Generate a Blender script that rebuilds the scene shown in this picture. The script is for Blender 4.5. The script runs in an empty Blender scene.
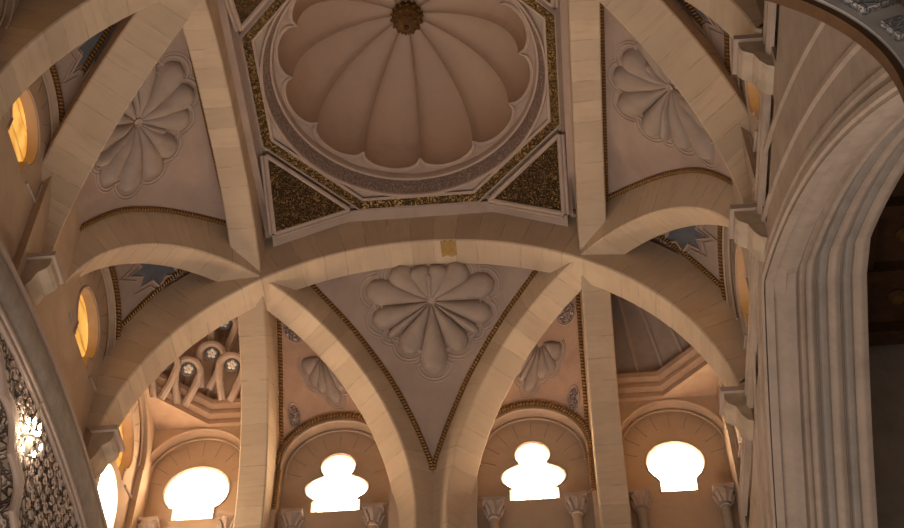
import bpy, bmesh, math, random
from mathutils import Vector, Matrix
random.seed(7)
PI = math.pi
SC = bpy.context.scene
COL = SC.collection

# ------------------------------------------------------------------ camera
p, yw, rl = (math.radians(v) for v in (51.1058, -4.81, -0.1026))
F = Vector((math.sin(yw)*math.cos(p), math.cos(yw)*math.cos(p), math.sin(p)))
RT = Vector((math.cos(yw), -math.sin(yw), 0)); UP = RT.cross(F)
R2 = RT*math.cos(rl)+UP*math.sin(rl); U2 = UP*math.cos(rl)-RT*math.sin(rl)
cd = bpy.data.cameras.new('camera'); cam = bpy.data.objects.new('camera', cd); COL.objects.link(cam)
m = Matrix((( R2.x, U2.x, -F.x, 1.1834), (R2.y, U2.y, -F.y, -8.1613), (R2.z, U2.z, -F.z, 0), (0, 0, 0, 1)))
cam.matrix_world = m
cd.sensor_width = 36; cd.lens = 1490.8/904*36; cd.clip_end = 200
SC.camera = cam

# ------------------------------------------------------------------ world, lights, exposure
w = bpy.data.worlds.new('nave_ambient'); SC.world = w; w.use_nodes = True
nt = w.node_tree; nt.nodes.clear()
out = nt.nodes.new('ShaderNodeOutputWorld'); bg = nt.nodes.new('ShaderNodeBackground')
tc = nt.nodes.new('ShaderNodeTexCoord'); sp = nt.nodes.new('ShaderNodeSeparateXYZ'); cr = nt.nodes.new('ShaderNodeValToRGB')
mp = nt.nodes.new('ShaderNodeMapRange'); mp.inputs[1].default_value = -1; mp.inputs[2].default_value = 1
nt.links.new(tc.outputs['Generated'], sp.inputs[0]); nt.links.new(sp.outputs[2], mp.inputs[0]); nt.links.new(mp.outputs[0], cr.inputs[0])
e = cr.color_ramp.elements; e[0].position = 0.2; e[0].color = (1.0, .84, .72, 1); e[1].position = .7; e[1].color = (.06, .045, .035, 1)
nt.links.new(cr.outputs[0], bg.inputs[0]); bg.inputs[1].default_value = 0.20; nt.links.new(bg.outputs[0], out.inputs[0])
SC.view_settings.view_transform = 'Standard'; SC.view_settings.look = 'None'
SC.view_settings.gamma = 1; SC.view_settings.use_curve_mapping = False
SC.view_settings.exposure = 0.02

def area(name, loc, target, size, energy, color):
    l = bpy.data.lights.new(name, 'AREA'); l.energy = energy; l.color = color; l.shape = 'RECTANGLE'; l.size = size[0]; l.size_y = size[1]
    o = bpy.data.objects.new(name, l); COL.objects.link(o); o.location = loc
    o.rotation_euler = (Vector(target)-Vector(loc)).to_track_quat('-Z', 'Y').to_euler()
    return o
# added unseen area lamp below the vault, standing in for light bounced off the floor
area('floor_bounce_fill', (-.5, -1.0, -1.5), (0, 0, 12), (6, 6), 520, (1, .84, .71))

# ------------------------------------------------------------------ materials
def newmat(name):
    mt = bpy.data.materials.new(name); mt.use_nodes = True
    nt = mt.node_tree; b = nt.nodes['Principled BSDF']; b.inputs['Roughness'].default_value = .85
    b.inputs['Specular IOR Level'].default_value = .2
    return mt, nt, b
def N(nt, t, **k):
    n = nt.nodes.new(t)
    for a_, v in k.items(): setattr(n, a_, v)
    return n
def mth(nt, op, a_, b_=None, c_=None):
    n = N(nt, 'ShaderNodeMath', operation=op)
    for i, v in enumerate((a_, b_, c_)):
        if v is None: continue
        if isinstance(v, (int, float)): n.inputs[i].default_value = v
        else: nt.links.new(v, n.inputs[i])
    return n.outputs[0]
def mix(nt, fac, c1, c2, mode='MIX'):
    n = N(nt, 'ShaderNodeMix', data_type='RGBA', blend_type=mode)
    for sock, v in ((n.inputs[0], fac), (n.inputs[6], c1), (n.inputs[7], c2)):
        if isinstance(v, (int, float)): sock.default_value = v
        elif isinstance(v, tuple): sock.default_value = (*v, 1)
        else: nt.links.new(v, sock)
    return n.outputs[2]
def ramp(nt, src, stops):
    r = N(nt, 'ShaderNodeValToRGB'); nt.links.new(src, r.inputs[0]); el = r.color_ramp.elements
    while len(el) < len(stops): el.new(.5)
    for q, (pos, c) in zip(el, stops): q.position = pos; q.color = (*c, 1) if len(c) == 3 else c
    return r.outputs[0]
def noise(nt, scale, detail=4, vec=None, rough=.6, dist=0):
    n = N(nt, 'ShaderNodeTexNoise'); n.inputs['Scale'].default_value = scale; n.inputs['Detail'].default_value = detail
    n.inputs['Roughness'].default_value = rough; n.inputs['Distortion'].default_value = dist
    if vec is None:
        t = N(nt, 'ShaderNodeTexCoord'); vec = t.outputs['Object']
    nt.links.new(vec, n.inputs['Vector']); return n.outputs[0]
def bump(nt, b, h, s=.3, d=.02):
    n = N(nt, 'ShaderNodeBump'); n.inputs['Strength'].default_value = s; n.inputs['Distance'].default_value = d
    nt.links.new(h, n.inputs['Height']); nt.links.new(n.outputs[0], b.inputs['Normal'])

def stone(name, base, var=.16, scale=2.5, stain=(.75, .7, .66), bs=.25):
    mt, nt, b = newmat(name)
    n1 = noise(nt, scale, 6); n2 = noise(nt, scale*7, 5); n3 = noise(nt, scale*.45, 3, dist=1.5)
    dk = tuple(c*(1-var) for c in base); lt = tuple(min(1, c*(1+var*.7)) for c in base)
    c = ramp(nt, n1, [(.3, dk), (.7, lt)])
    c = mix(nt, mth(nt, 'MULTIPLY', ramp(nt, n3, [(.52, (0, 0, 0)), (.7, (1, 1, 1))]), .55), c, tuple(base[i]*stain[i] for i in range(3)))
    c = mix(nt, .25, c, ramp(nt, n2, [(.3, dk), (.7, lt)]))
    nt.links.new(c, b.inputs['Base Color']); bump(nt, b, n2, bs, .01)
    return mt
def voussoir(name, base, sp_=.24, var=.10, joint=.66):
    mt, nt, b = newmat(name)
    uv = N(nt, 'ShaderNodeUVMap'); s = N(nt, 'ShaderNodeSeparateXYZ'); nt.links.new(uv.outputs[0], s.inputs[0])
    wob = mth(nt, 'MULTIPLY', mth(nt, 'SUBTRACT', noise(nt, 3, 2), .5), .05)
    u = mth(nt, 'DIVIDE', mth(nt, 'ADD', s.outputs[0], wob), sp_)
    cell = mth(nt, 'FLOOR', u); fr = mth(nt, 'FRACT', u)
    wn = N(nt, 'ShaderNodeTexWhiteNoise', noise_dimensions='1D'); nt.links.new(cell, wn.inputs['W'])
    edge = mth(nt, 'LESS_THAN', mth(nt, 'MINIMUM', fr, mth(nt, 'SUBTRACT', 1., fr)), .028)
    edge = mth(nt, 'MULTIPLY', edge, ramp(nt, noise(nt, 5, 2), [(.42, (0, 0, 0)), (.62, (1, 1, 1))]))
    sv = N(nt, 'ShaderNodeCombineXYZ'); nt.links.new(mth(nt, 'MULTIPLY', s.outputs[0], 9), sv.inputs[0]); nt.links.new(mth(nt, 'MULTIPLY', s.outputs[1], 1.2), sv.inputs[1])
    streak = noise(nt, 1.6, 5, sv.outputs[0])
    n1 = noise(nt, 2.2, 6); n2 = noise(nt, 24, 4)
    lo = tuple(c*(1-var) for c in base); hi = tuple(min(1, c*(1+var)) for c in base)
    c = ramp(nt, wn.outputs[0], [(0, lo), (1, hi)])
    c = mix(nt, mth(nt, 'MULTIPLY', ramp(nt, n1, [(.45, (0, 0, 0)), (.7, (1, 1, 1))]), .5), c, (base[0]*.78, base[1]*.74, base[2]*.72))
    c = mix(nt, mth(nt, 'MULTIPLY', ramp(nt, streak, [(.5, (0, 0, 0)), (.72, (1, 1, 1))]), .4), c, (base[0]*.72, base[1]*.66, base[2]*.58))
    c = mix(nt, mth(nt, 'MULTIPLY', edge, .75), c, tuple(q*joint for q in base))
    nt.links.new(c, b.inputs['Base Color'])
    h = mth(nt, 'SUBTRACT', mth(nt, 'MULTIPLY', n2, .4), edge); bump(nt, b, h, .35, .012)
    return mt
def rope(name, c1, c2, freq=10.):
    mt, nt, b = newmat(name)
    uv = N(nt, 'ShaderNodeUVMap'); s = N(nt, 'ShaderNodeSeparateXYZ'); nt.links.new(uv.outputs[0], s.inputs[0])
    t = mth(nt, 'SINE', mth(nt, 'MULTIPLY', mth(nt, 'ADD', mth(nt, 'MULTIPLY', s.outputs[0], freq), s.outputs[1]), 2*PI))
    t = mth(nt, 'ADD', mth(nt, 'MULTIPLY', t, .5), .5)
    c = ramp(nt, t, [(.15, c1), (.7, c2)])
    c = mix(nt, ramp(nt, noise(nt, 9, 4), [(.4, (0, 0, 0)), (.65, (.6, .6, .6))]), c, tuple(q*.6 for q in c2))
    nt.links.new(c, b.inputs['Base Color']); b.inputs['Roughness'].default_value = .45; b.inputs['Metallic'].default_value = .35
    bump(nt, b, t, .8, .02); return mt
def arabesque(name, c1, c2, scale=16, metal=0, c3=None, s=.9):
    mt, nt, b = newmat(name)
    t = N(nt, 'ShaderNodeTexCoord'); nz = N(nt, 'ShaderNodeTexNoise'); nz.inputs['Scale'].default_value = scale*.5; nt.links.new(t.outputs['Object'], nz.inputs['Vector'])
    mv = N(nt, 'ShaderNodeMix', data_type='VECTOR'); mv.inputs[0].default_value = .16
    nt.links.new(t.outputs['Object'], mv.inputs[4]); nt.links.new(nz.outputs['Color'], mv.inputs[5])
    v = N(nt, 'ShaderNodeTexVoronoi', feature='DISTANCE_TO_EDGE'); v.inputs['Scale'].default_value = scale; nt.links.new(mv.outputs[1], v.inputs['Vector'])
    wv = N(nt, 'ShaderNodeTexWave', wave_type='RINGS'); wv.inputs['Scale'].default_value = scale*.35; wv.inputs['Distortion'].default_value = 9; wv.inputs['Detail Scale'].default_value = 1.6; nt.links.new(mv.outputs[1], wv.inputs['Vector'])
    h = mth(nt, 'MULTIPLY', ramp(nt, v.outputs[0], [(.02, (0, 0, 0)), (.13, (1, 1, 1))]), ramp(nt, wv.outputs[0], [(.2, (.35, .35, .35)), (.55, (1, 1, 1))]))
    c = ramp(nt, h, [(.1, c1), (.75, c2)])
    if c3: c = mix(nt, ramp(nt, noise(nt, scale*.6, 2), [(.5, (0, 0, 0)), (.62, (1, 1, 1))]), c, c3)
    nt.links.new(c, b.inputs['Base Color']); b.inputs['Metallic'].default_value = metal
    if metal: b.inputs['Roughness'].default_value = .5
    bump(nt, b, h, s, .03); return mt
def plain(name, c, rough=.8): return stone(name, c, .08, 4, bs=.12)
def glow(name, c, strength, joints=None):
    mt, nt, b = newmat(name)
    b.inputs['Base Color'].default_value = (*c, 1)
    col = None
    if joints:
        n1 = noise(nt, 5, 4); col = ramp(nt, n1, [(.35, joints[0]), (.65, c)])
        t = N(nt, 'ShaderNodeTexCoord'); sp_ = N(nt, 'ShaderNodeSeparateXYZ'); nt.links.new(t.outputs['Object'], sp_.inputs[0])
        fr = mth(nt, 'FRACT', mth(nt, 'ADD', mth(nt, 'MULTIPLY', sp_.outputs[2], 3.6), mth(nt, 'MULTIPLY', noise(nt, 4, 2), .5)))
        col = mix(nt, mth(nt, 'LESS_THAN', fr, .05), col, joints[1])
        nt.links.new(col, b.inputs['Emission Color'])
    else: b.inputs['Emission Color'].default_value = (*c, 1)
    b.inputs['Emission Strength'].default_value = strength; return mt

M = {}
M['band'] = stone('ribbed_grey_band', (.33, .28, .245), .25, 7, bs=.5)
M['rib'] = voussoir('rib_stone', (.60, .475, .355))
M['web'] = stone('web_plaster', (.43, .325, .275), .13, 2.2)
M['webwarm'] = stone('bay_plaster', (.60, .40, .29), .14, 4)  # warm window light put into the bay plaster colour
M['wall'] = stone('wall_plaster', (.56, .42, .31), .14, 2)
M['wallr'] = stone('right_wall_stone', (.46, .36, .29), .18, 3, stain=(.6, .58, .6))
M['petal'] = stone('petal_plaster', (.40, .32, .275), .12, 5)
M['pale'] = stone('pale_moulding', (.50, .39, .33), .1, 5)
M['dome'] = stone('dome_plaster', (.52, .385, .30), .10, 1.6)
M['rope'] = rope('gilt_rope', (.15, .075, .028), (.40, .225, .08), 27.)
M['ropewide'] = arabesque('gilt_frieze', (.07, .04, .022), (.34, .215, .08), 24, .25)
M['gold'] = arabesque('gilt_foliage', (.055, .03, .018), (.22, .135, .055), 26, .25)
M['ring'] = arabesque('carved_ring', (.22, .155, .135), (.42, .32, .28), 30, s=.6)
M['stucco'] = arabesque('carved_stucco', (.10, .075, .06), (.50, .41, .33), 13, s=1)
M['bluerelief'] = arabesque('painted_relief', (.52, .48, .47), (.85, .80, .76), 20, c3=(.42, .45, .52))
M['whitewash'] = stone('white_stucco', (.84, .78, .72), .08, 3)
M['medal'] = arabesque('arabesque_patch', (.20, .15, .17), (.62, .48, .40), 26)
M['blue'] = stone('blue_grey_paint', (.165, .17, .19), .25, 6)
M['greystone'] = stone('grey_stone', (.36, .31, .27), .2, 3)  # darker grey stone for shafts, joints and arch orders
M['patch'] = stone('ochre_patch', (.42, .27, .10), .25, 8)
M['wood'] = stone('dark_wood', (.085, .043, .022), .5, 4)
M['woodgold'] = stone('gilt_wood', (.16, .085, .03), .4, 6)
M['daylight'] = glow('daylight_pane', (1, .79, .52), 22)
M['amber'] = glow('amber_pane', (1, .58, .14), .85, ((.62, .27, .04), (.16, .06, .01)))
M['bulb'] = glow('chandelier_bulb', (1, .85, .65), 45)
M['crystal'] = plain('crystal', (.7, .62, .52))
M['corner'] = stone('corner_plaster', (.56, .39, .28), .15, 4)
M['white'] = plain('white_paint', (.8, .76, .7))
M['brown'] = stone('brown_edge', (.17, .09, .045), .3, 3)

# ------------------------------------------------------------------ mesh helpers
def link(name, me, mat, parent=None, smooth=False, angle=None):
    if mat is not None and not me.materials: me.materials.append(mat)
    o = bpy.data.objects.new(name, me); COL.objects.link(o)
    if parent: o.parent = parent; o.matrix_parent_inverse = parent.matrix_world.inverted()
    if smooth:
        for f in me.polygons: f.use_smooth = True
        if angle is not None:
            try: me.set_sharp_from_angle(angle=angle)
            except Exception: pass
    return o
class MB:
    def __init__(s): s.v = []; s.f = []; s.uv = []
    def grid(s, rows, uvs=None, closed=False, flip=False):
        n = len(rows[0]); o = len(s.v)
        for r in rows: s.v += [tuple(q) for q in r]
        for i in range(len(rows)-1):
            for j in range(n if closed else n-1):
                a_ = (i, j); b_ = (i, (j+1) % n); c_ = (i+1, (j+1) % n); d_ = (i+1, j)
                q = [a_, b_, c_, d_]
                if flip: q.reverse()
                s.f.append([o+x[0]*n+x[1] for x in q])
                if uvs:
                    s.uv.append([(uvs[0][x[0]], uvs[1][x[1]] if not (closed and x[1] == 0 and k in (1, 2)) else uvs[1][-1]+(uvs[1][-1]-uvs[1][-2])) for k, x in enumerate([a_, b_, c_, d_] if not flip else [d_, c_, b_, a_])])
                else: s.uv.append([(0, 0)]*4)
    def poly(s, pts, uv=None):
        o = len(s.v); s.v += [tuple(q) for q in pts]; s.f.append(list(range(o, o+len(pts)))); s.uv.append(uv or [(0, 0)]*len(pts))
    def box(s, c, d, X=Vector((1, 0, 0)), Y=Vector((0, 1, 0)), Z=Vector((0, 0, 1))):
        c = Vector(c); P = [c+X*(d[0]/2*i)+Y*(d[1]/2*j)+Z*(d[2]/2*k) for i in (-1, 1) for j in (-1, 1) for k in (-1, 1)]
        for q in ((0, 1, 3, 2), (4, 6, 7, 5), (0, 4, 5, 1), (2, 3, 7, 6), (0, 2, 6, 4), (1, 5, 7, 3)): s.poly([P[i] for i in q])
    def tube(s, pts, r, n=8, cap=True):
        pts = [Vector(q) for q in pts]; rows = []; us = [0]; ref = None
        for i, P in enumerate(pts):
            t = (pts[min(i+1, len(pts)-1)]-pts[max(i-1, 0)]).normalized()
            if ref is None: ref = t.orthogonal().normalized()
            ref = (ref-t*ref.dot(t)).normalized(); bi = t.cross(ref)
            rr = r[i] if isinstance(r, (list, tuple)) else r
            rows.append([P+(ref*math.cos(k*2*PI/n)+bi*math.sin(k*2*PI/n))*rr for k in range(n)])
            if i: us.append(us[-1]+(P-pts[i-1]).length)
        s.grid(rows, (us, [k/n for k in range(n)]), closed=True)
        if cap: s.poly(rows[0][::-1]); s.poly(rows[-1])
    def lathe(s, prof, c=(0, 0, 0), n=24, A=(0, 0, 1)):
        A = Vector(A).normalized(); X = A.orthogonal().normalized(); Y = A.cross(X); c = Vector(c)
        rows = [[c+A*z+(X*math.cos(k*2*PI/n)+Y*math.sin(k*2*PI/n))*r for k in range(n)] for r, z in prof]
        s.grid(rows, ([z for r, z in prof], [k/n for k in range(n)]), closed=True)
    def build(s, name, mat, parent=None, smooth=False, angle=.7):
        me = bpy.data.meshes.new(name); me.from_pydata(s.v, [], s.f)
        uvl = me.uv_layers.new(name='UVMap'); k = 0
        for fuv in s.uv:
            for q in fuv: uvl.data[k].uv = q; k += 1
        bm = bmesh.new(); bm.from_mesh(me); bmesh.ops.remove_doubles(bm, verts=bm.verts, dist=1e-5)
        bmesh.ops.dissolve_degenerate(bm, dist=1e-6, edges=bm.edges)
        bm.to_mesh(me); bm.free()
        return link(name, me, mat, parent, smooth, angle)
def tag(o, label=None, cat=None, group=None, kind=None):
    if label: o['label'] = label
    if cat: o['category'] = cat
    if group: o['group'] = group
    if kind: o['kind'] = kind
    return o
def empty(name, loc=(0, 0, 0)):
    o = bpy.data.objects.new(name, None); COL.objects.link(o); o.location = loc; o.empty_display_size = .1
    bpy.context.view_layer.update(); return o
def plate(name, loops, thick, mat, mapf, parent=None, bev=0):
    """flat plate with holes: loops of (u,w); mapf(u,w,d) puts it in the room, d = depth into the wall"""
    cu = bpy.data.curves.new('c', 'CURVE'); cu.dimensions = '2D'; cu.fill_mode = 'BOTH'; cu.extrude = thick/2; cu.bevel_depth = bev
    for L in loops:
        s = cu.splines.new('POLY'); s.points.add(len(L)-1); s.use_cyclic_u = True
        for q, (u, v) in zip(s.points, L): q.co = (u, v, 0, 1)
    o = bpy.data.objects.new('c', cu); COL.objects.link(o); bpy.context.view_layer.update()
    dg = bpy.context.evaluated_depsgraph_get(); me = bpy.data.meshes.new_from_object(o.evaluated_get(dg))
    bpy.data.objects.remove(o); me.name = name
    for v in me.vertices: v.co = Vector(mapf(v.co.x, v.co.y, v.co.z+thick/2))
    bm = bmesh.new(); bm.from_mesh(me); bmesh.ops.recalc_face_normals(bm, faces=bm.faces); bm.to_mesh(me); bm.free()
    me.materials.clear()
    return link(name, me, mat, parent)

# ------------------------------------------------------------------ vault dimensions
a, b, h = 1.78, 1.918, .17
WX, WY = 3.13, 3.48          # inner faces of the side and end walls
S2 = math.sqrt(.5)
def superell(u, R, zc, H, n): return zc+H*max(0, 1-abs(u/R)**n)**(1/n)
def profile(R, zc, H, n, foot_l, foot_r, N_=72, umin=-1, umax=1):
    """points (u,z) along a rib from its left foot to its right foot"""
    P = []
    if foot_l is not None: P.append((-R, foot_l))
    for i in range(N_+1):
        t = PI-PI*i/N_; c, s = math.cos(t), math.sin(t)
        u = R*(abs(c)**(2/n))*(1 if c > 0 else -1); z = zc+H*(abs(s)**(2/n)); P.append((u, z))
    if foot_r is not None: P.append((R, foot_r))
    return P
def rib(name, origin, axis, lat, prof, hw, depth, label, extra=None):
    """stone rib: soffit along prof, squared section with chamfered arrises"""
    O, A, L = Vector(origin), Vector(axis), Vector(lat); Z = Vector((0, 0, 1))
    pts = [O+A*u+Z*(z) for u, z in prof]
    rows = []; us = [0]; ch = .014
    sec = [(-hw, depth), (-hw, ch), (-hw+ch, 0), (hw-ch, 0), (hw, ch), (hw, depth)]
    vs = [0]
    for i in range(1, len(sec)): vs.append(vs[-1]+math.hypot(sec[i][0]-sec[i-1][0], sec[i][1]-sec[i-1][1]))
    for i, P in enumerate(pts):
        t = (pts[min(i+1, len(pts)-1)]-pts[max(i-1, 0)]).normalized()
        n = Vector((0, 0, 0))+L.cross(t); n = n if n.dot(Vector((0, 0, 1))*1.0+A*(prof[i][0])*.6) > 0 else -n
        rows.append([P+L*x+n*d for x, d in sec])
        if i: us.append(us[-1]+(P-pts[i-1]).length)
    mb = MB(); mb.grid(rows, (us, vs), closed=True); mb.poly(rows[0][::-1]); mb.poly(rows[-1])
    o = mb.build(name, M['rib'])
    bm = bmesh.new(); bm.from_mesh(o.data); bmesh.ops.recalc_face_normals(bm, faces=bm.faces); bm.to_mesh(o.data); bm.free()
    tag(o, label, 'vault rib', 'crossing stone ribs of the vault'); return o

EW = profile(3.10, 9.66, 3.10, 2.07, 9.95 and None, None)
def clipz(P, zl, zr):
    L = [q for q in P if (q[1] >= (zl if q[0] < 0 else zr))]
    L.insert(0, (P[0][0], zl) if L[0][1] > zl else L[0]); L.append((P[-1][0], zr) if L[-1][1] > zr else L[-1]); return L
# end-to-end ribs
rib('vault_rib', (0, b, 0), (1, 0, 0), (0, 1, 0), clipz(EW, 10.15, 10.2), h, .62, 'cream stone rib crossing just below the domed square, ochre patch on its underside')
rib('vault_rib', (0, -b, 0), (1, 0, 0), (0, 1, 0), clipz(EW, 10.15, 10.2), h, .62, 'cream stone rib cut by the top edge, its ends showing at both upper corners')
NS = profile(3.22, 9.45, 3.25, 2.5, 7.6, 7.6)
for sx, lb in ((-1, 'stone rib on the left of the dome running down between the left windows'), (1, 'stone rib on the right of the dome running down between the right windows')):
    P = [q for q in NS if not (q[0] < 0 and q[1] < 10.2)]
    rib('vault_rib', (-a-.08 if sx < 0 else a+.08, 0, 0), (0, 1, 0), (1, 0, 0), P, .15, .78, lb)
DG = profile(2.12, 10.2, 2.13, 2.0, None, None, 64)
for sx, sy, lb in ((-1, 1, 'curved diagonal rib from the left wall down beside the left trefoil window'),
                   (1, 1, 'curved diagonal rib from the right wall down beside the right trefoil window'),
                   (-1, -1, 'straight-looking diagonal rib at upper left beside the grey shell panel'),
                   (1, -1, 'straight-looking diagonal rib at upper right beside the grey shell panel')):
    # axis points towards the end wall; u<0 = side wall foot
    ax = Vector((-sx, sy, 0))*S2; la = Vector((sx, sy, 0))*S2
    P = list(DG)
    P = [(P[0][0], 10.0)]+P+[(P[-1][0], 7.6 if sy > 0 else 10.0)]
    sh, hw_ = (0, h) if sy > 0 else (.085, .215)
    rib('vault_rib', (sx*(a-sh*S2), sy*(b-sh*S2), 0), ax, la, P, hw_, .62, lb)

# patch on the front rib soffit
mb = MB(); rows = []
for i in range(9):
    x = .22+i*.021; z = superell(x, 3.10, 9.66, 3.10, 2.07)-.006
    jag = [.01*math.sin(i*2.1), .012*math.sin(i*1.3+1)]
    rows.append([(x, b-.16+jag[0], z), (x, b+.05+jag[1], z)])
mb.grid(rows); o = mb.build('plaster_patch', M['patch']); sol = o.modifiers.new('s', 'SOLIDIFY'); sol.thickness = .01
tag(o, 'ragged ochre patch of bare stone on the underside of the front rib', 'patch')

# ------------------------------------------------------------------ curved panels (kites)
def interp(tab, t):
    if t <= tab[0][0]: return tab[0][1]
    for (x0, y0), (x1, y1) in zip(tab, tab[1:]):
        if t <= x1: return y0+(y1-y0)*(t-x0)/(x1-x0)
    return tab[-1][1]
def smoothtab(tab, n=48):
    # catmull-rom resample
    T = []
    P = [tab[0]]+list(tab)+[tab[-1]]
    for i in range(1, len(P)-2):
        for k in range(8):
            t = k/8; q = []
            for c in (0, 1):
                p0, p1, p2, p3 = P[i-1][c], P[i][c], P[i+1][c], P[i+2][c]
                q.append(.5*((2*p1)+(-p0+p2)*t+(2*p0-5*p1+4*p2-p3)*t*t+(-p0+3*p1-3*p2+p3)*t**3))
            T.append(tuple(q))
    T.append(tab[-1]); return T
TF = smoothtab([(1.78, 12.95), (2.0, 12.83), (2.24, 12.66), (2.6, 12.40), (2.96, 12.01), (3.22, 11.56), (3.42, 11.05), (3.56, 10.5)])
TS = smoothtab([(1.64, 13.02), (1.9, 12.92), (2.2, 12.74), (2.47, 12.54), (2.69, 12.33), (2.91, 12.03), (3.10, 11.6), (3.25, 11.1), (3.32, 10.6)])
class Panel:
    def __init__(s, tab, axis, lat):
        s.t = tab; s.A = Vector(axis); s.L = Vector(lat)
        s.arc = [0]
        for q0, q1 in zip(tab, tab[1:]): s.arc.append(s.arc[-1]+math.hypot(q1[0]-q0[0], q1[1]-q0[1]))
        s.d = [(u, q[0]) for u, q in zip(s.arc, tab)]; s.z = [(u, q[1]) for u, q in zip(s.arc, tab)]
    def vof(s, d): return interp([(q[1], q[0]) for q in s.d], d)
    def at(s, u, v, hgt=0):
        d, z = interp(s.d, v), interp(s.z, v); d2, z2 = interp(s.d, v+.02), interp(s.z, v+.02)
        d1, z1 = interp(s.d, v-.02), interp(s.z, v-.02)
        t = Vector((d2-d1, z2-z1)).normalized() if (d2-d1 or z2-z1) else Vector((1, 0))
        n = Vector((t.y, -t.x))          # towards the room, downward
        if n.y > 0: n = -n
        return s.A*(d+n.x*hgt)+s.L*u+Vector((0, 0, z+n.y*hgt))
def petal(mb, mapf, c, ang, L, W, hgt, r0=.03, n=14, m_=10):
    """a rounded petal raised from the surface"""
    du, dv = math.sin(ang), -math.cos(ang)      # ang 0 = up-slope
    rows = []
    for i in range(n+1):
        s = i/n
        if s < .72: wv = W*(s/.72)**.8
        else: q = (s-.72)/.28; wv = W*math.sqrt(max(0, 1-q*q))
        row = []
        for j in range(m_+1):
            t = -1+2*j/m_; x = r0+(L-r0)*s; y = wv*t
            hh = hgt*(max(0, 1-t*t)**.5)*(min(1, s*3)**.7)*(1 if s < .8 else max(0, 1-((s-.8)/.2)**2)**.5)+.003
            row.append(mapf(c[0]+du*x+dv*y*-1, c[1]+dv*x+du*y, hh))
        rows.append(row)
    mb.grid(rows)
def shell(name, mapf, c, petals, hgt, parent, mat, outline=.035):
    """petals = list of (angle deg, length, half width)"""
    mb = MB()
    for A_, L, W in petals: petal(mb, mapf, c, math.radians(A_), L, W, hgt)
    o = mb.build(name, mat, parent, smooth=True, angle=1.2)
    # cusped outline moulding round the petal tips
    mb = MB()
    for off, rad in ((outline, .012), (outline*2.0, .007)):
        pts = []
        for A_, L, W in petals:
            for k in range(-5, 6):
                t = k/5*math.radians(80)
                x = L-W*.95+(W+off)*math.cos(t); y = (W+off)*math.sin(t)
                aa = math.radians(A_); pts.append((c[0]+math.sin(aa)*x+math.cos(aa)*y, c[1]-math.cos(aa)*x+math.sin(aa)*y))
        full = abs(petals[0][0]-petals[-1][0]) > 250
        P = [mapf(u, v, .004) for u, v in pts]
        if full: P.append(P[0])
        mb.tube(P, rad, 6)
    mb.build('cusped_outline', M['pale'], parent, smooth=True)
    return o
FLOWER = [(180, .82, .155), (150, .66, .135), (127, .64, .06), (107, .70, .135), (76, .74, .15), (47, .68, .15), (20, .60, .14),
          (0, .34, .05), (-20, .60, .14), (-47, .68, .15), (-76, .74, .15), (-107, .70, .135), (-127, .64, .06), (-150, .66, .135)]
FLOWER_CUT = [(A_, (.56 if abs(A_) == 47 else .42 if abs(A_) == 20 else .32) if abs(A_) < 60 else L_, W_) for A_, L_, W_ in FLOWER]
def kite(tab, axis, lat, hwf, label, flower_d, fu=0, rot=0):
    P = Panel(tab, axis, lat); e = empty('shell_vault', P.at(0, P.vof(flower_d)))
    tag(e, label, 'vault panel', 'shell panels between the ribs')
    mb = MB(); rows = []; nv = 44; nu = 30
    for i in range(nv+1):
        v = P.arc[-1]*i/nv; d = interp(P.d, v); hw = max(.012, hwf(d)); rows.append([P.at(hw*(-1+2*j/nu), v) for j in range(nu+1)])
    mb.grid(rows); f = mb.build('plaster_field', M['web'], e, smooth=True)
    shell('shell_relief', P.at, (fu, P.vof(flower_d)), [(A_+rot, L_, W_) for A_, L_, W_ in (FLOWER_CUT if fu > 0 else FLOWER)], .11, e, M['petal'])
    mb = MB(); mb.lathe([(0, .02), (.03, .03), (.05, .0)], P.at(fu, P.vof(flower_d), .03), 12, (P.at(fu, P.vof(flower_d), -.1)-P.at(fu, P.vof(flower_d), 0)))
    mb.build('boss', M['pale'], e, smooth=True)
    for s in (-1, 1):
        pts = []
        for i in range(41):
            v = P.arc[-1]*i/40; d = interp(P.d, v); x = hwf(d)-h*math.sqrt(2)-.015
            if x < .0: x = 0.012
            pts.append(P.at(s*x, v, .012))
            if x <= .013 and i > 30: pts = pts[:]; break
        mb = MB(); mb.tube(pts, .027, 8); mb.build('gilt_rope_moulding', M['rope'], e, smooth=True)
    if axis[0]:
        d0 = a+.08+.15+.03
        mb = MB(); mb.tube([P.at(-1.9+3.8*i/30, P.vof(d0), .02) for i in range(31)], .027, 8); mb.build('gilt_rope_moulding', M['rope'], e, smooth=True)
    return e
hwF = lambda d: (a+b)-d if d > b else a
hwS = lambda d: (a+b)-d if d > a else b
kite(TF, (0, 1, 0), (1, 0, 0), hwF, 'grey shell panel narrowing to a point in the middle of the window wall', 2.42, .06)
kite(TS, (-1, 0, 0), (0, 1, 0), hwS, 'shell panel left of the dome between the long diagonal ribs', 2.62, -.26, 40)
kite(TS, (1, 0, 0), (0, 1, 0), hwS, 'shell panel right of the dome between the long diagonal ribs', 2.66, -.24, -40)

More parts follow.
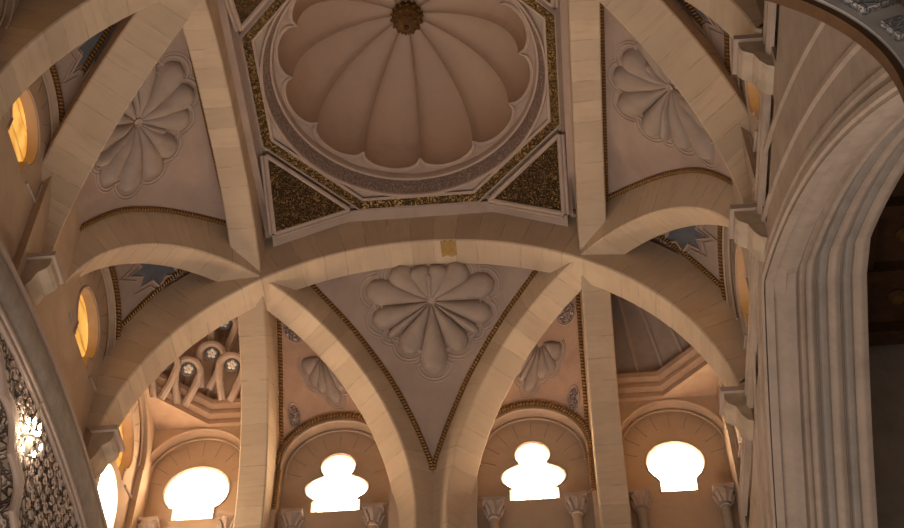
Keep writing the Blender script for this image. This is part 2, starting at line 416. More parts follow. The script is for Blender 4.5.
# ------------------------------------------------------------------ window bays
ARR, ARZ = .655, 11.22       # wall-arch radius and springing
def arch_pt(c, t, r=ARR, stilt=0): return (c+r*math.cos(t), ARZ+stilt+r*1.06*math.sin(t))
def bay(kind, sx, sy, c, label, deco):
    """kind 'end' (end wall, x coordinate c) or 'side' (side wall, y coordinate c)"""
    node = Vector((sx*a, sy*b, 12.98))
    def wallp(u, z, d=0):
        return Vector((u, sy*(WY+d), z)) if kind == 'end' else Vector((sx*(WX+d), u, z))
    nat = {}
    def surf(s, t, hg=0):
        u, z = arch_pt(c, t); A_ = wallp(u, z, .02)
        P = node.lerp(A_, s)+Vector((0, 0, .30*math.sin(PI*min(1, s))))
        return P+Vector((0, 0, -hg))
    e = empty('bay_vault', surf(.6, PI/2)); tag(e, label, 'vault panel', 'small bay panels over the windows')
    mb = MB(); mb.grid([[surf(i/24, -.15+(PI+.3)*j/30) for j in range(31)] for i in range(25)])
    mb.build('plaster_field', M['webwarm'] if kind == 'end' else M['web'], e, smooth=True)
    # rope along wall arch
    mb = MB(); pts = []
    for i in range(33):
        t = -.06+(PI+.12)*i/32; u, z = arch_pt(c, t, ARR-.01); pts.append(wallp(u, z, -.02))
    mb.tube(pts, .028, 8); mb.build('gilt_rope_moulding', M['rope'], e, smooth=True)
    # ropes along the two ribs
    if kind == 'end':
        fns = [lambda P: (abs(P.x)-(a-.098)), lambda P: ((P.x*sx+P.y*sy)-(a+b))/math.sqrt(2)-h-.015]
    else:
        fns = [lambda P: (abs(P.y)-(b-.185)), lambda P: ((P.x*sx+P.y*sy)-(a+b))/math.sqrt(2)-h-.015]
    for fi, fn in enumerate(fns):
        pts = []
        for i in range(3, 32):
            s = i/31; best = None
            for k in range(0, 241):
                t = -.15+(PI+.3)*k/240; v = abs(fn(surf(s, t)))
                if best is None or v < best[0]: best = (v, t)
            if best[0] < .03 and (s < .86 or (kind == 'end' and fi == 0) or (kind == 'side' and fi == 0 and sy > 0)): pts.append(surf(s, best[1], .015))
        if len(pts) > 3:
            q = pts[-1]
            if kind == 'end' and fi == 0: pts += [q+Vector((0, -.01, -.25)), q+Vector((0, -.01, -.85))]
            mb = MB(); mb.tube(pts, .027, 8); mb.build('gilt_rope_moulding', M['rope'], e, smooth=True)
    # decoration in surface coordinates (u lateral, v down)
    def mp_(u, v, hg=0):
        # u: metres sideways from bay axis, v: fraction along
        s = .55+v*.62
        t = PI/2-u/(max(.25, s)*ARR)
        P = surf(s, t)
        Pn = (surf(s+.02, t)-surf(s-.02, t)).cross(surf(s, t+.05)-surf(s, t-.05)).normalized()
        if Pn.z > 0: Pn = -Pn
        return P+Pn*hg
    if deco == 'fan':
        shell('shell_relief', mp_, (.03*-sx, .27), [(q, L, W) for q, L, W in ((108, .27, .075), (132, .31, .05), (155, .29, .07), (182, .36, .085), (208, .30, .06), (228, .30, .06), (252, .27, .075))], .07, e, M['petal'], .02)
        for (u, v, r) in ((sx*.50, .61, .075), (sx*.17, .0, .10), (-sx*.42, .60, .07)):
            mb = MB(); rows = []
            for i in range(5):
                rows.append([mp_(u+math.cos(k*PI/8)*r*i/4, v+math.sin(k*PI/8)*r*i/4*1.1, .012*(1 if i < 4 else 0)+.002) for k in range(16)])
            mb.grid(rows, closed=True); mb.build('arabesque_medallion', M['medal'], e)
            mb = MB(); mb.tube([mp_(u+math.cos(k*PI/12)*(r+.012), v+math.sin(k*PI/12)*(r+.012)*1.1, .006) for k in range(25)], .009, 6)
            mb.build('medallion_ring', M['pale'], e, smooth=True)
    else:
        def star(R, r, n=8, ph=0): return [(math.cos(ph+k*PI/n)*(R if k % 2 == 0 else r), math.sin(ph+k*PI/n)*(R if k % 2 == 0 else r)) for k in range(2*n)]
        c0 = (.18, .30)
        mb = MB(); L = star(.20, .12)
        rows = [[mp_(c0[0]+x*f_, c0[1]+y*f_*1.2, .006) for x, y in L] for f_ in (.02, .35, .7, 1)]
        mb.grid(rows, closed=True); mb.build('painted_star', M['blue'], e)
        for R, r, rad in ((.23, .145, .016), (.30, .20, .009)):
            mb = MB(); L = star(R, r); L.append(L[0]); mb.tube([mp_(c0[0]+x, c0[1]+y*1.2, .01) for x, y in L], rad, 6)
            mb.build('star_outline', M['pale'], e)
    return e
CX = 1.06; CY = 1.17
bay('end', -1, 1, -CX, 'plaster bay, window light painted in salmon, with half shell above the left trefoil window', 'fan')
bay('end', 1, 1, CX, 'plaster bay, window light painted in salmon, with half shell above the right trefoil window', 'fan')
bay('side', -1, 1, CY, 'bay with blue-grey star above the lower left amber window', 'star')
bay('side', -1, -1, -CY, 'bay with blue-grey star above the upper left amber window', 'star')
bay('side', 1, 1, CY, 'bay with blue-grey star above the lower right amber window', 'star')
bay('side', 1, -1, -CY, 'bay with blue-grey star above the upper right amber window', 'star')

# ------------------------------------------------------------------ walls with windows
def arc(cx, cz, rx, rz, t0, t1, n): return [(cx+rx*math.cos(t0+(t1-t0)*i/n), cz+rz*math.sin(t0+(t1-t0)*i/n)) for i in range(n+1)]
def recess(c, r=.60, zs=11.2, zb=9.7): return [(c+r, zb)]+arc(c, zs, r, r*1.06, 0, PI, 24)+[(c-r, zb)]
def trefoil(c):
    return [(c+(u-c)*.90, 10.99+(w_-10.99)*.92) for u, w_ in trefoil_full(c)]
def trefoil_full(c):
    L = [(c+.285, 10.63), (c+.285, 10.78)]+arc(c+.0, 10.97, .375, .215, -.85, .98, 14)+arc(c, 11.31, .21, .205, -.72, PI+.72, 22)
    L += arc(c, 10.97, .375, .215, PI-.98, PI+.85, 14)+[(c-.285, 10.78), (c-.285, 10.63)]; return L
def horseshoe(c):
    k = .86 if c == 2.58 else 1
    return [(c+.22*k, 10.66), (c+.22*k, 10.82)]+arc(c, 11.06, .35*k, .34*k, -.78, PI+.78, 30)+[(c-.22*k, 10.82), (c-.22*k, 10.66)]
RD = {'front': (.17, .22), 'left': (.07, .10), 'right': (.07, .10)}
def mapper(side):
    if side == 'front': return lambda u, w_, d: (u, WY+d, w_)
    if side == 'left': return lambda u, w_, d: (-WX-d, u, w_)
    return lambda u, w_, d: (WX+d, u, w_)
def wall(side, bays, z0, u0, u1, matm, extra_holes=()):
    mpf = mapper(side); holes = [recess(c) for c, k, pm in bays]
    low = [(u0, z0), (u1, z0)] if side != 'right' else [(u0+(u1-u0)*i/60, ptd(u0+(u1-u0)*i/60)) for i in range(61)]
    o = plate('wall_'+side, [low+[(u1, 13.6), (u0, 13.6)]]+holes+list(extra_holes), RD[side][0], matm, mpf, bev=0); tag(o, kind='structure')
    back = lambda u, w_, d: mpf(u, w_, d+RD[side][0]+.001)
    hl = [(trefoil(c) if k == 't' else horseshoe(c)) for c, k, pm in bays]
    if side == 'left': hl.append([(3.03, 9.72)]+arc(2.72, 10.2, .31, .33, 0, PI, 16)+[(2.41, 9.72)])
    o2 = plate('window_wall', [[(u0, 9.6), (u1, 9.6), (u1, 13.6), (u0, 13.6)]]+hl, RD[side][1], matm, back, o)
    return o
nwin = [0]
def window(side, c, k, pm):
    nwin[0] += 1; mpf = mapper(side); e = empty('window_%d' % nwin[0], mpf(c, 10.64, .17)); tag(e, kind='structure')
    # pane
    L = trefoil(c) if k == 't' else horseshoe(c)
    plate('pane', [[(c+(u-c)*1.06, 11+(w_-11)*1.05) for u, w_ in L]], .02, M[pm], lambda u, w_, d: mpf(u, w_, d+RD[side][0]+RD[side][1]+.01), e)
    # thin raised edge of the opening
    mb = MB(); P = [Vector(mpf(u, w_, RD[side][0]-.005)) for u, w_ in [(c+(u-c)*1.05, 11+(w_-11)*1.04) for u, w_ in L]]
    mb.tube(P, .012, 6); mb.build('opening_edge', M['pale'], e, smooth=True)
    # radiating joints of the tympanum and its arch band
    mb = MB()
    for i in range(9):
        t = PI*(.04+.115*i); r0, r1 = .40, .575
        q0 = (c+r0*math.cos(t), 11.12+r0*math.sin(t)*1.15); q1 = (c+r1*math.cos(t), 11.16+r1*math.sin(t)*1.1)
        mb.tube([mpf(q0[0], q0[1], RD[side][0]+.002), mpf(q1[0], q1[1], RD[side][0]+.002)], .006, 4)
    mb.build('tympanum_joint', M['greystone'], e)
    mb = MB()
    for r_, rad in ((.565, .012), (.60, .013)):
        mb.tube([mpf(u, w_, .7*RD[side][0] if r_ < .58 else .0) for u, w_ in arc(c, 11.2, r_, r_*1.06, -.1, PI+.1, 30)], rad, 6)
    mb.build('arch_moulding', M['wall'], e, smooth=True)
    # moulded string under the springing, either side of the opening
    for s in (-1, 1):
        mb = MB(); dd = RD[side][0]-.01; mb.tube([mpf(c+s*.60, 10.98, dd), mpf(c+s*.60, 10.72, dd), mpf(c+s*.34, 10.66, dd)], .015, 6)
        mb.build('string_moulding', M['pale'], e, smooth=True)
FB = [(-2.60, 'h', 'daylight'), (-CX, 't', 'daylight'), (CX, 't', 'daylight'), (2.58, 'h', 'daylight')]
LB = [(-2.70, 'h', 'amber'), (-CY, 'h', 'amber'), (CY, 'h', 'amber'), (2.74, 'h', 'amber')]
RB = [(-2.70, 'h', 'amber'), (-CY, 'h', 'amber'), (CY, 'h', 'amber'), (2.66, 'h', 'amber')]
wall('front', FB, 6.5, -3.6, 3.6, M['wall'])
# pointed arch in the right wall, large cusped arch in the left wall
def ptd(y, off=0): return 9.62+off-(.48*abs(y)+.085*y*y)
def pointed(off, n=30, lim=3.1): return [(-lim+2*lim*i/n, ptd(-lim+2*lim*i/n, off)) for i in range(n+1)]
rw_hole = []
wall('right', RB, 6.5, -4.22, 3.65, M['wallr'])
wall('left', LB, 6.5, -3.65, 3.65, M['wall'], [])
for side, B_ in (('front', FB), ('left', LB), ('right', RB)):
    for c, k, pm in B_: window(side, c, k, pm)

e = empty('window_13', (-WX-.15, 2.72, 9.7)); tag(e, kind='structure')
plate('pane', [[(2.36, 9.68), (3.08, 9.68), (3.08, 10.56), (2.36, 10.56)]], .02, M['daylight'], lambda u, w_, d: (-WX-.19-d, u, w_), e)
# ------------------------------------------------------------------ colonnettes beside the windows
def colonnette(mpf, u, lb, dark):
    base = Vector(mpf(u, 9.2, .09)); e = empty('colonnette', base); tag(e, lb, 'column', 'slim colonnettes flanking the windows')
    mb = MB(); mb.lathe([(.05, 0), (.05, 1.12), (.062, 1.13), (.062, 1.15)], base, 14); mb.build('shaft', M['greystone'] if dark else M['wall'], e, smooth=True)
    mb = MB(); mb.lathe([(.05, 1.15), (.06, 1.2), (.085, 1.27), (.10, 1.33)], base, 14)
    for k in range(8):
        t = k*PI/4; mb.tube([base+Vector((math.cos(t)*.06, math.sin(t)*.06, 1.17)), base+Vector((math.cos(t)*.085, math.sin(t)*.085, 1.24)), base+Vector((math.cos(t)*.11, math.sin(t)*.11, 1.29))], [.02, .024, .012], 6)
    mb.box(base+Vector((0, 0, 1.355)), (.22, .17, .05)); mb.build('capital', M['pale'], e, smooth=True)
fm = mapper('front')
wn = {-2.60: 'far left window', -CX: 'left trefoil window', CX: 'right trefoil window', 2.58: 'far right window'}
for c in wn:
    for s, q in ((-1, 'left'), (1, 'right')):
        colonnette(fm, c+s*.43, 'slim %s colonnette, leafy capital, below the %s edge of the %s' % ('dark grey' if c > 2 else 'beige', q, wn[c]), c > 2)

# ------------------------------------------------------------------ corner squinches
def corner(sx, label, flowers):
    e = empty('corner_squinch', (sx*2.6, 3.2, 12.3)); tag(e, label, 'squinch')
    # stepped cornice following the corner
    path = [Vector((sx*1.7, WY)), Vector((sx*2.55, WY)), Vector((sx*WX, 2.95)), Vector((sx*WX, 1.8))]
    prof = [(0, 11.86), (.04, 11.87), (.04, 11.93), (.03, 11.95), (.08, 11.99), (.085, 12.04), (.07, 12.06), (.12, 12.11), (.13, 12.17), (0, 12.18)]
    cen = Vector((0, 0)); rows = []
    for i, q in enumerate(path):
        n = Vector((0, 0)); nn = []
        for k in (i-1, i):
            if 0 <= k < len(path)-1:
                t = (path[k+1]-path[k]).normalized(); m_ = Vector((t.y, -t.x)); m_ = m_ if m_.dot(cen-path[k]) > 0 else -m_; nn.append(m_)
        n = (nn[0]+nn[-1]).normalized(); n /= max(.5, n.dot(nn[0]))
        rows.append([(q.x+n.x*o_, q.y+n.y*o_, z) for o_, z in prof])
    mb = MB(); mb.grid(rows); mb.build('cornice', M['corner'], e)
    mb = MB(); mb.poly([(q.x, q.y, 11.87) for q in path]+[(sx*3.3, 1.8, 11.87), (sx*3.3, 3.6, 11.87), (sx*1.7, 3.6, 11.87)]); mb.build('cornice_underside', M['corner'], e)
    apex = Vector((sx*1.82, 2.0, 13.25)); nF = 9
    def ring(t):
        # t 0..1 along the path
        Ls = [(q1-q0).length for q0, q1 in zip(path, path[1:])]; T = t*sum(Ls)
        for (q0, q1), L in zip(zip(path, path[1:]), Ls):
            if T <= L or (q1 is path[-1]): q = q0.lerp(q1, min(1, T/L)); return Vector((q.x, q.y, 12.17))
            T -= L
    def surf(s, t, hg=0):
        P = apex.lerp(ring(t), s); up = .50*math.sin(PI*s**.8)*(1 if s < 1 else 0)
        fl = .055*abs(math.sin(t*nF*PI))*math.sin(PI*min(1, s*.95+.02))
        c = Vector((sx*2.0, 2.2, 12.2)); d = (c-P).normalized()
        return P+Vector((0, 0, up*1.5))-d*fl+d*hg
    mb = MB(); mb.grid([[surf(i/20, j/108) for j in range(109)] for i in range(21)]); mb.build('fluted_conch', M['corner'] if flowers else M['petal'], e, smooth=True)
    mb = MB()
    for k in range(nF+1):
        mb.tube([surf(.25+.75*i/12, k/nF, .02) for i in range(13)], .028 if flowers else .02, 6)
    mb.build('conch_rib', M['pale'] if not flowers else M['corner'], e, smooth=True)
    if flowers:
        for k, P in enumerate(((-2.55, 3.16, 12.74), (-2.80, 3.18, 12.52), (-2.29, 3.16, 12.52), (-2.42, 3.0, 13.08), (-3.02, 3.0, 12.46))):
            # pale arched bracket with a rosette in its head
            P = Vector(P); P = P.lerp(Vector((1.18, -8.16, 0)), .026); n = (Vector((1.18, -8, 0))-P).normalized(); X = n.cross(Vector((0, 0, 1))).normalized(); Y = X.cross(n)
            mb = MB(); pts = [P+X*(.14*math.cos(q))+Y*(.13*math.sin(q)-.02) for q in [PI*i/10 for i in range(11)]]
            pts = [P+X*.04+Y*-.40, P+X*.11+Y*-.18]+pts+[P-X*.11+Y*-.18, P-X*.04+Y*-.40]
            mb.tube(pts, .042, 8); mb.build('arched_bracket', M['pale'], e, smooth=True)
            mb = MB(); mb.lathe([(0.001, .02), (.07, .02), (.085, -.01)], P, 16, n); mb.build('rosette_disc', M['blue'], e)
            mb = MB()
            for q in range(5):
                t_ = q*2*PI/5+.3; cc = P+n*.03+(X*math.cos(t_)+Y*math.sin(t_))*.034; mb.lathe([(.001, .02), (.018, .012), (.023, 0)], cc, 8, n)
            mb.lathe([(.001, .03), (.012, .02), (.014, 0)], P+n*.03, 8, n); mb.build('rosette_flower', M['white'], e, smooth=True)
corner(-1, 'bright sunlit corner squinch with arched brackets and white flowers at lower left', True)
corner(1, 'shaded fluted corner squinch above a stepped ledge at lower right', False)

# ------------------------------------------------------------------ central square, octagon, ring and dome
e = empty('scalloped_dome', (0, 0, 13.2)); tag(e, 'large melon-lobed plaster dome in an octagonal gilded frame at the centre of the vault', 'dome')
K = 1.615; T_ = .80; ZF = 13.22
def ocv(r): # octagon vertices with inradius r
    q = r*math.tan(PI/8); return [(q, r), (r, q), (r, -q), (q, -r), (-q, -r), (-r, -q), (-r, q), (-q, r)]
sq = [(K+.04, K+.04), (-K-.04, K+.04), (-K-.04, -K-.04), (K+.04, -K-.04)]
zp = lambda z0: (lambda u, w_, d: (u, w_, z0+d))
# plate between square and ring
plate('frame_ceiling', [sq, [(1.47*math.cos(i*PI/32), 1.47*math.sin(i*PI/32)) for i in range(64)]], .08, M['pale'], zp(13.27), e)
def band(name, r0, r1, z0, z1, mat, wid=None):
    mb = MB(); A_, B_ = ocv(r0), ocv(r1); n = 8
    A_.append(A_[0]); B_.append(B_[0]); us = [0]
    for i in range(8): us.append(us[-1]+math.dist(A_[i], A_[i+1]))
    mb.grid([[(*A_[i], z0), (*B_[i], z1)] for i in range(9)], (us, [0, .3]))
    o = mb.build(name, mat, e); s_ = o.modifiers.new('s', 'SOLIDIFY'); s_.thickness = .03; s_.offset = 0; return o
band('octagon_moulding', 1.615, 1.585, 13.235, 13.20, M['pale'])
band('gilt_octagon_frieze', 1.585, 1.50, 13.205, 13.235, M['ropewide'])
band('octagon_moulding', 1.50, 1.475, 13.225, 13.245, M['pale'])
def ringsurf(name, prof, mat, n=96):
    mb = MB(); mb.lathe(prof, (0, 0, 0), n); return mb.build(name, mat, e, smooth=True)
ringsurf('ring_moulding', [(1.50, 13.25), (1.485, 13.22), (1.465, 13.235), (1.46, 13.27)], M['pale'])
ringsurf('carved_ring', [(1.465, 13.25), (1.43, 13.33), (1.40, 13.44)], M['ring'])
ringsurf('ring_moulding', [(1.405, 13.42), (1.385, 13.43), (1.375, 13.47), (1.38, 13.52)], M['pale'])
NL = 12; PH = math.radians(88)
def scal(t, rc=1.20, rl_=1.345, off=0):
    q = ((t-PH)/(2*PI/NL)) % 1; x = 2*q-1
    return (rc+(rl_-rc)*max(0, 1-x*x)**.5)+off
nA = NL*20
mb = MB(); rows = []
for i in range(6):
    f_ = i/5; row = []
    for k in range(nA):
        t = k*2*PI/nA+PH; r0 = scal(t); r = r0+(1.385-r0)*f_; row.append((r*math.cos(t), r*math.sin(t), 13.56-.05*f_))
    rows.append(row)
mb.grid(rows, closed=True); mb.build('scalloped_spandrel', M['web'], e)
for off, z, rad in ((.004, 13.545, .016), (.034, 13.535, .012)):
    mb = MB(); mb.tube([(scal(k*2*PI/nA+PH, off=off if off < .02 else off*.6)*math.cos(k*2*PI/nA+PH), scal(k*2*PI/nA+PH, off=off if off < .02 else off*.6)*math.sin(k*2*PI/nA+PH), z) for k in range(nA+1)], rad, 6, cap=False)
    mb.build('scalloped_moulding', M['pale'], e, smooth=True)
# dome lobes: concave gores
mb = MB(); rows = []; nR = 40
for i in range(nR+1):
    s = i/nR; th = s*PI/2*.985; row = []
    for k in range(nA):
        t = k*2*PI/nA+PH; q = ((t-PH)/(2*PI/NL)) % 1; x = 2*q-1
        cu = max(0, 1-x*x)**.5
        r = (1.20*math.cos(th)+.145*cu*math.cos(th)**.6*(1 if s < 1 else 0))
        z = 13.56+1.06*math.sin(th)**.92+.13*cu*math.sin(th)*math.cos(th)**.5
        row.append((r*math.cos(t), r*math.sin(t), z))
    rows.append(row)
mb.grid(rows, closed=True); mb.build('dome_lobes', M['dome'], e, smooth=True, angle=.75)
# corner panels: gilded triangles
for sx in (-1, 1):
    for sy in (-1, 1):
        kk = K-.035; zc = 12.86
        A_ = Vector((sx*kk, sy*(kk-T_), ZF-.02)); B_ = Vector((sx*(kk-T_), sy*kk, ZF-.02)); C_ = Vector((sx*kk, sy*kk, zc))
        mb = MB(); n = (B_-A_).cross(C_-A_).normalized(); n = n if n.z > 0 else -n
        mb.poly([A_, B_, C_]); o = mb.build('gilded_triangle', M['gold'], e); s_ = o.modifiers.new('s', 'SOLIDIFY'); s_.thickness = .03
        for P, Q in ((A_, B_), (B_, C_), (C_, A_)):
            for off, r_ in ((.0, .028), (.045, .018)):
                o_ = (A_+B_+C_)/3; mid = (P+Q)/2; dd = (mid-o_); dd = (dd-(Q-P).normalized()*dd.dot((Q-P).normalized())).normalized()*off
                if (P, Q) == (A_, B_) and off: continue
                mb = MB(); mb.tube([P+dd-n*.012, Q+dd-n*.012], r_, 8); mb.build('triangle_moulding', M['pale'], e, smooth=True)
# infill strips between the square frame and the rib faces, following the sagging corners
for s in (-1, 1):
    for ax in (0, 1):
        mb = MB(); rows = []
        for i in range(25):
            u = -K+2*K*i/24; au = abs(u); z = ZF+.02 if au < K-T_ else ZF+.02-(au-(K-T_))/T_*(.36)
            row = [(K-.01, z-.03), (K+.03, z+.01), (K+.16 if ax == 0 else K+.06, z-.06), (K+.18 if ax == 0 else K+.07, z+.4)]
            rows.append([(u, s*q, zz) if ax == 0 else (s*q, u, zz) for q, zz in row])
        mb.grid(rows); mb.build('square_moulding', M['pale'], e, smooth=True)
pe = empty('dome_pendant', (0, 0, 14.35)); tag(pe, 'dark carved wooden pinecone pendant hanging at the crown of the dome', 'pendant')
mb = MB(); mb.lathe([(.001, 14.33), (.05, 14.34), (.10, 14.38), (.15, 14.46), (.165, 14.55), (.14, 14.64), (.09, 14.70)], (0, 0, 0), 24); mb.build('pendant_body', M['woodgold'], pe, smooth=True)
for z, r_, n in ((14.39, .10, 10), (14.46, .145, 12), (14.54, .165, 14), (14.62, .15, 14)):
    mb = MB()
    for k in range(n):
        t = k*2*PI/n+z*7; c = Vector((r_*math.cos(t), r_*math.sin(t), z)); mb.lathe([(.001, .03), (.018, .015), (.024, -.01)], c, 8, (math.cos(t), math.sin(t), -.6))
    mb.build('scale_row', M['woodgold'], pe, smooth=True)
mb = MB(); mb.lathe([(.001, 14.30), (.025, 14.31), (.03, 14.34)], (0, 0, 0), 12); mb.build('pendant_tip', M['wood'], pe, smooth=True)

# ------------------------------------------------------------------ right wall: string courses, corbels, moulded pointed arch
def yrail(name, x, z, prof, y0, y1, mat, parent, n=24):
    """moulding along y; prof list of (dx,dz) from the wall face"""
    mb = MB(); ys = [y0+(y1-y0)*i/n for i in range(n+1)]
    mb.grid([[(x+dx, y, z+dz) for dx, dz in prof] for y in ys]); return mb.build(name, mat, parent)
e = empty('stepped_cornice', (WX, 0, 9.8)); tag(e, 'stepped stone string courses running along the right wall above the pointed arch', 'cornice')
for z, pr in ((10.12, .03), (9.98, .035)):
    yrail('string_course', WX, z, [(.02, .06), (-pr*.5, .05), (-pr, .02), (-pr, -.02), (-pr*.4, -.05), (.02, -.06)], -3.6, 3.45, M['wallr'], e)
e = empty('pointed_archway', (3.4, 0, 9.6)); tag(e, 'broad pointed archway of many grey mouldings opening off the right wall', 'archway')
def sweep_arch(name, pts, mat, flip=False):
    """pts = cross-section list of (x, offset)"""
    mb = MB(); rows = []; ys = [-4.22+7.85*i/90 for i in range(91)]
    for y in ys:
        s = 1 if y > 0 else -1; sl = (.48+.17*abs(y)); nn = Vector((0, s*sl, 1)).normalized()
        rows.append([Vector((x, y, ptd(y)))+nn*o_ for x, o_ in pts])
    mb.grid(rows); return mb.build(name, mat, e, smooth=True, angle=.5)
def mould(x0, o0, x1, o1, n=9, dep=.05):
    """cyma-like section between two points"""
    out = []
    for i in range(n+1):
        t = i/n; out.append((x0+(x1-x0)*t, o0+(o1-o0)*t+dep*math.sin(2*PI*t)))
    return out
xs = [3.12, 3.40, 3.48, 3.57, 3.68, 3.80, 3.91, 4.05]
sweep_arch('arch_order', [(3.13, .20), (3.11, .18), (3.11, .14), (3.125, .12), (3.125, .09), (3.10, .07), (3.10, .03), (3.12, .02), (3.12, .0)], M['wallr'])
for o_ in (.42, .80):
    sweep_arch('spandrel_moulding', [(3.135, o_+.05), (3.112, o_+.03), (3.112, o_+.0), (3.135, o_-.03)], M['wallr'])
for i in range(7):
    x0, x1 = xs[i], xs[i+1]; z0 = .02+.045*i
    sweep_arch('arch_order', [(x0, z0-.0), (x0+.01, z0+.03)]+[(x0+(x1-x0)*(.15+.7*t/6), z0+.03+(.04*math.sin(PI*t/6)*(1 if i % 2 else -.6) if i else .012*math.sin(PI*t/3))) for t in range(7)]+[(x1-.01, z0+.035), (x1, z0+.045)], M['greystone'] if i in (3, 5) else M['wallr'])
# wall thickness behind and dark coffered timber ceiling of the aisle beyond
t_ = empty('coffered_timber_ceiling', (6.5, 0, 13)); tag(t_, 'dark coffered timber ceiling seen through the pointed archway at right', 'ceiling')
mb = MB(); mb.box((6.6, -.5, 13.0), (5.0, 9, .1)); mb.build('boards', M['wood'], t_)
for i in range(10):
    mb = MB(); mb.box((6.6, -4.5+i*.9, 12.88), (5.0, .14, .2)); mb.build('beam', M['wood'], t_)
for i in range(5):
    mb = MB(); mb.box((4.9+i*.8, -.5, 12.9), (.12, 9, .16)); mb.build('beam', M['wood'], t_)
for i in range(9):
    for j in range(4):
        mb = MB(); c = Vector((5.3+j*.8, -4.05+i*.9, 12.93)); mb.lathe([(.001, -.08), (.07, -.05), (.11, 0)], c, 12); mb.build('gilt_coffer_boss', M['woodgold'], t_)
o = MB(); o.box((9.2, -.5, 9.8), (.2, 9, 6.4)); o = o.build('wall_aisle', M['wood']); tag(o, kind='structure')
o = MB(); o.box((6.6, 4.0, 9.8), (5.2, .2, 6.4)); o = o.build('wall_aisle', M['greystone']); tag(o, kind='structure')

def corbel(y, z, x=WX, s=1, lb='', w_=.26):
    e = empty('corbel', (x, y, z)); tag(e, lb, 'corbel')
    mb = MB(); P = [(0, .0), (.05, .02), (.10, .10), (.13, .20), (.20, .25), (.22, .30), (.22, .38), (0, .38)]
    mb.grid([[(x-s*q, y+k*w_/2, z+v) for q, v in P] for k in (-1, 1)]); mb.poly([(x-s*q, y-w_/2, z+v) for q, v in P]); mb.poly([(x-s*q, y+w_/2, z+v) for q, v in P]); mb.build('bracket', M['rib'], e)
    mb = MB(); mb.box((x-s*.12, y, z+.41), (.26, w_+.06, .06)); mb.build('abacus', M['pale'], e)
corbel(-.35, 9.62, WX, 1, 'curved stone corbel under the diagonal ribs on the right wall')
corbel(-.35, 9.62, -WX, -1, 'pale stone corbel under the diagonal ribs on the left wall')
corbel(-1.9, 9.76, WX, 1, 'stone corbel at the upper right beneath the end of the top rib')
corbel(1.9, 9.76, WX, 1, 'stone corbel under the rib foot beside the lower right amber window')
corbel(1.9, 9.76, -WX, -1, 'stone corbel under the rib foot at lower left')
# ------------------------------------------------------------------ rear arch the photograph looks through (top right)
e = empty('entrance_arch', (3.0, -4.29, 6.5)); tag(e, 'foreground arch of white carved stucco with a brown edge at the top right corner', 'arch')
def earc(t, r): return (AC[0]+r*math.cos(t), AC[1]+r*math.sin(t)) if t > 0 else (AC[0]+r, AC[1]+t*6)
AC = (1.733, 5.95); AR = 1.241
def estrip(name, r0, r1, y0, y1, mat, t0=-.15, t1=1.0, n=50):
    mb = MB(); rows = []
    for i in range(n+1):
        t = t0+(t1-t0)*i/n; A_, B_ = earc(t, r0), earc(t, r1)
        rows.append([(A_[0], y0, A_[1]), (B_[0], y0, B_[1]), (B_[0], y1, B_[1]), (A_[0], y1, A_[1])])
    mb.grid(rows, closed=True); return mb.build(name, mat, e)
estrip('brown_soffit', AR-.01, AR+.03, -4.29, -4.22, M['brown'], -.9, 1.3)
estrip('white_archivolt', AR+.03, AR+2.2, -4.31, -4.25, M['whitewash'], -.9, 1.3)
def erel(r0, r1, t0, t1, n=14):
    mb = MB(); rows = []
    for i in range(n+1):
        t = t0+(t1-t0)*i/n; A_, B_ = earc(t, r0), earc(t, r1)
        rows.append([(A_[0], -4.35, A_[1]), (B_[0], -4.35, B_[1]), (B_[0], -4.30, B_[1]), (A_[0], -4.30, A_[1])])
    mb.grid(rows, closed=True); mb.poly(rows[0]); mb.poly(rows[-1]); mb.build('carved_voussoir', M['bluerelief'], e)
for k in range(6): erel(AR+.08, AR+.8, .02+k*.22, .02+k*.22+.12)

# ------------------------------------------------------------------ left wall: broad archivolt band, carved stucco, cusped opening
e = empty('carved_stucco_arch', (-2.96, .6, 9)); tag(e, 'smooth grey archivolt band above carved stucco with a many-cusped arch at lower left', 'archway')
def lz(y, o_=0): return 9.52+o_-.062*(y-.85)**2
XL = -3.0
def lstrip(name, o0, o1, x, mat, thick=.12, y0=-3.5, y1=3.4, n=60, bulge=0):
    mb = MB(); rows = []
    for i in range(n+1):
        y = y0+(y1-y0)*i/n
        rows.append([(x, y, lz(y, o0)), (x+bulge, y, lz(y, o0+(o1-o0)*.3)), (x+bulge*.9, y, lz(y, o0+(o1-o0)*.7)), (x, y, lz(y, o1)), (x-thick, y, lz(y, o1)), (x-thick, y, lz(y, o0))])
    mb.grid(rows, closed=True); return mb.build(name, mat, e, smooth=True, angle=.6)
lstrip('archivolt_backing', .03, -.62, XL-.05, M['greystone'])
lstrip('archivolt_band', 0, -.44, XL, M['band'], bulge=.05)
lstrip('archivolt_fillet', .03, -.02, XL+.03, M['pale'])
lstrip('archivolt_fillet', -.45, -.485, XL+.03, M['pale'])
lstrip('archivolt_fillet', -.52, -.55, XL+.015, M['pale'])
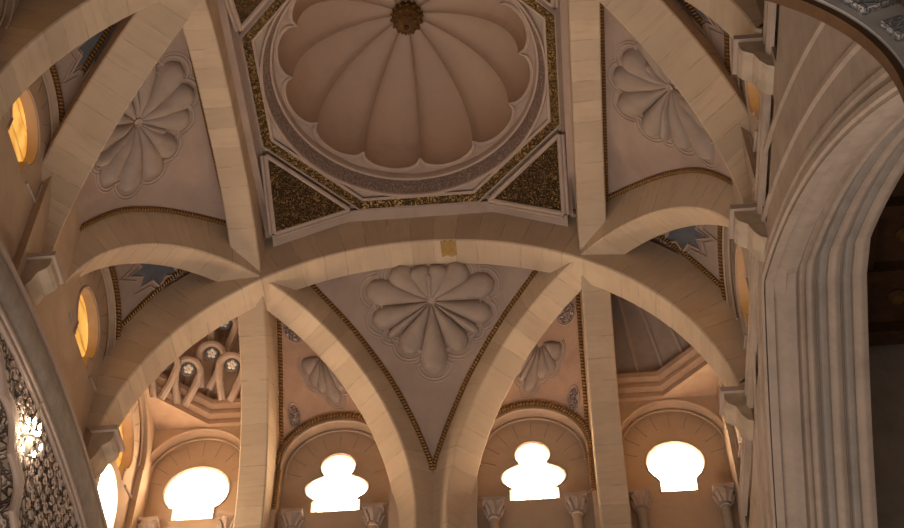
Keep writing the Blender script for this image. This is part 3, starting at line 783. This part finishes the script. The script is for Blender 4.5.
# cusped arch opening in the stucco
def cusped(off=0):
    pts = []; c = [(-2.2, 7.0), (-2.1, 7.5), (-1.8, 7.95), (-1.4, 8.25), (-.92, 8.42), (-.40, 8.42), (.04, 8.2), (.36, 7.88), (.56, 7.45), (.62, 7.0)]
    for (y0, z0), (y1, z1) in zip(c, c[1:]):
        mx, mz = (y0+y1)/2, (z0+z1)/2; dx, dz = y1-y0, z1-z0; L = math.hypot(dx, dz); nx, nz = -dz/L, dx/L
        for i in range(10):
            t = i/10; bl = math.sin(PI*t)*.13+off; pts.append((y0+dx*t+nx*bl, z0+dz*t+nz*bl))
    return pts
hole = [(.62, 6.6)]+[(-2.2, 6.6)]+cusped()
lm = lambda u, w_, d: (XL-.02-d, u, w_)
top = [(3.4-6.9*i/40, lz(3.4-6.9*i/40, -.55)) for i in range(41)]
plate('carved_stucco', [[(-3.5, 6.5), (3.4, 6.5)]+top, hole], .10, M['stucco'], lm, e)
for off, r_ in ((.0, .03), (.06, .022), (.13, .012)):
    mb = MB(); mb.tube([(XL+.0, u, w_) for u, w_ in cusped(off)], r_, 8); mb.build('cusped_moulding', M['pale'], e, smooth=True)
# scrollwork standing proud of the stucco
mb = MB(); rnd = random.Random(3)
for i in range(46):
    for j in range(7):
        y = -2.0+i*.115+(j % 2)*.057; z = lz(y, -.66)-j*.14
        if -2.4 < y < .95 and z < 8.78-(y+.66)**2*.42: continue
        R_ = .05; ph = rnd.random()*6; s = rnd.choice((-1, 1))
        mb.tube([(XL+.005, y+s*R_*(1-q/16)*math.cos(ph+q*.55), z+R_*(1-q/16)*math.sin(ph+q*.55)) for q in range(14)], [.012*(1-q/22) for q in range(14)], 5)
o = mb.build('scrollwork', M['pale'], e, smooth=True); o['kind'] = 'stuff'
# room seen through the cusped arch
o = MB(); o.box((-4.9, -.3, 8.2), (.15, 5.5, 5)); o = o.build('wall_aisle', M['webwarm']); tag(o, kind='structure')
# chandelier glimpsed through the opening
ch = empty('chandelier', (-2.93, .15, 8.35)); tag(ch, 'bright crystal chandelier glinting in front of the carved stucco at far left', 'chandelier')
C0 = Vector((-2.92, .14, 8.38))
mb = MB(); mb.lathe([(.012, .5), (.012, .15), (.03, .1), (.035, .0), (.015, -.1), (.001, -.14)], C0, 12); mb.tube([C0+Vector((.12*math.cos(t*PI/8), .12*math.sin(t*PI/8), 0)) for t in range(17)], .008, 6)
mb.build('frame', M['crystal'], ch, smooth=True)
for k in range(12):
    t = k*PI/6; q_ = .12 if k % 2 else .07; c = C0+Vector((.7*q_*math.cos(t), 1.2*q_*math.sin(t), .03 if k % 2 else .19))
    mb = MB(); mb.lathe([(.001, -.02), (.012, -.01), (.013, .015), (.001, .05)], c, 8); mb.build('bulb', M['bulb'], ch, smooth=True)
    mb = MB(); mb.lathe([(.001, -.10), (.012, -.07), (.001, -.04)], c, 6); mb.build('crystal_drop', M['crystal'], ch)
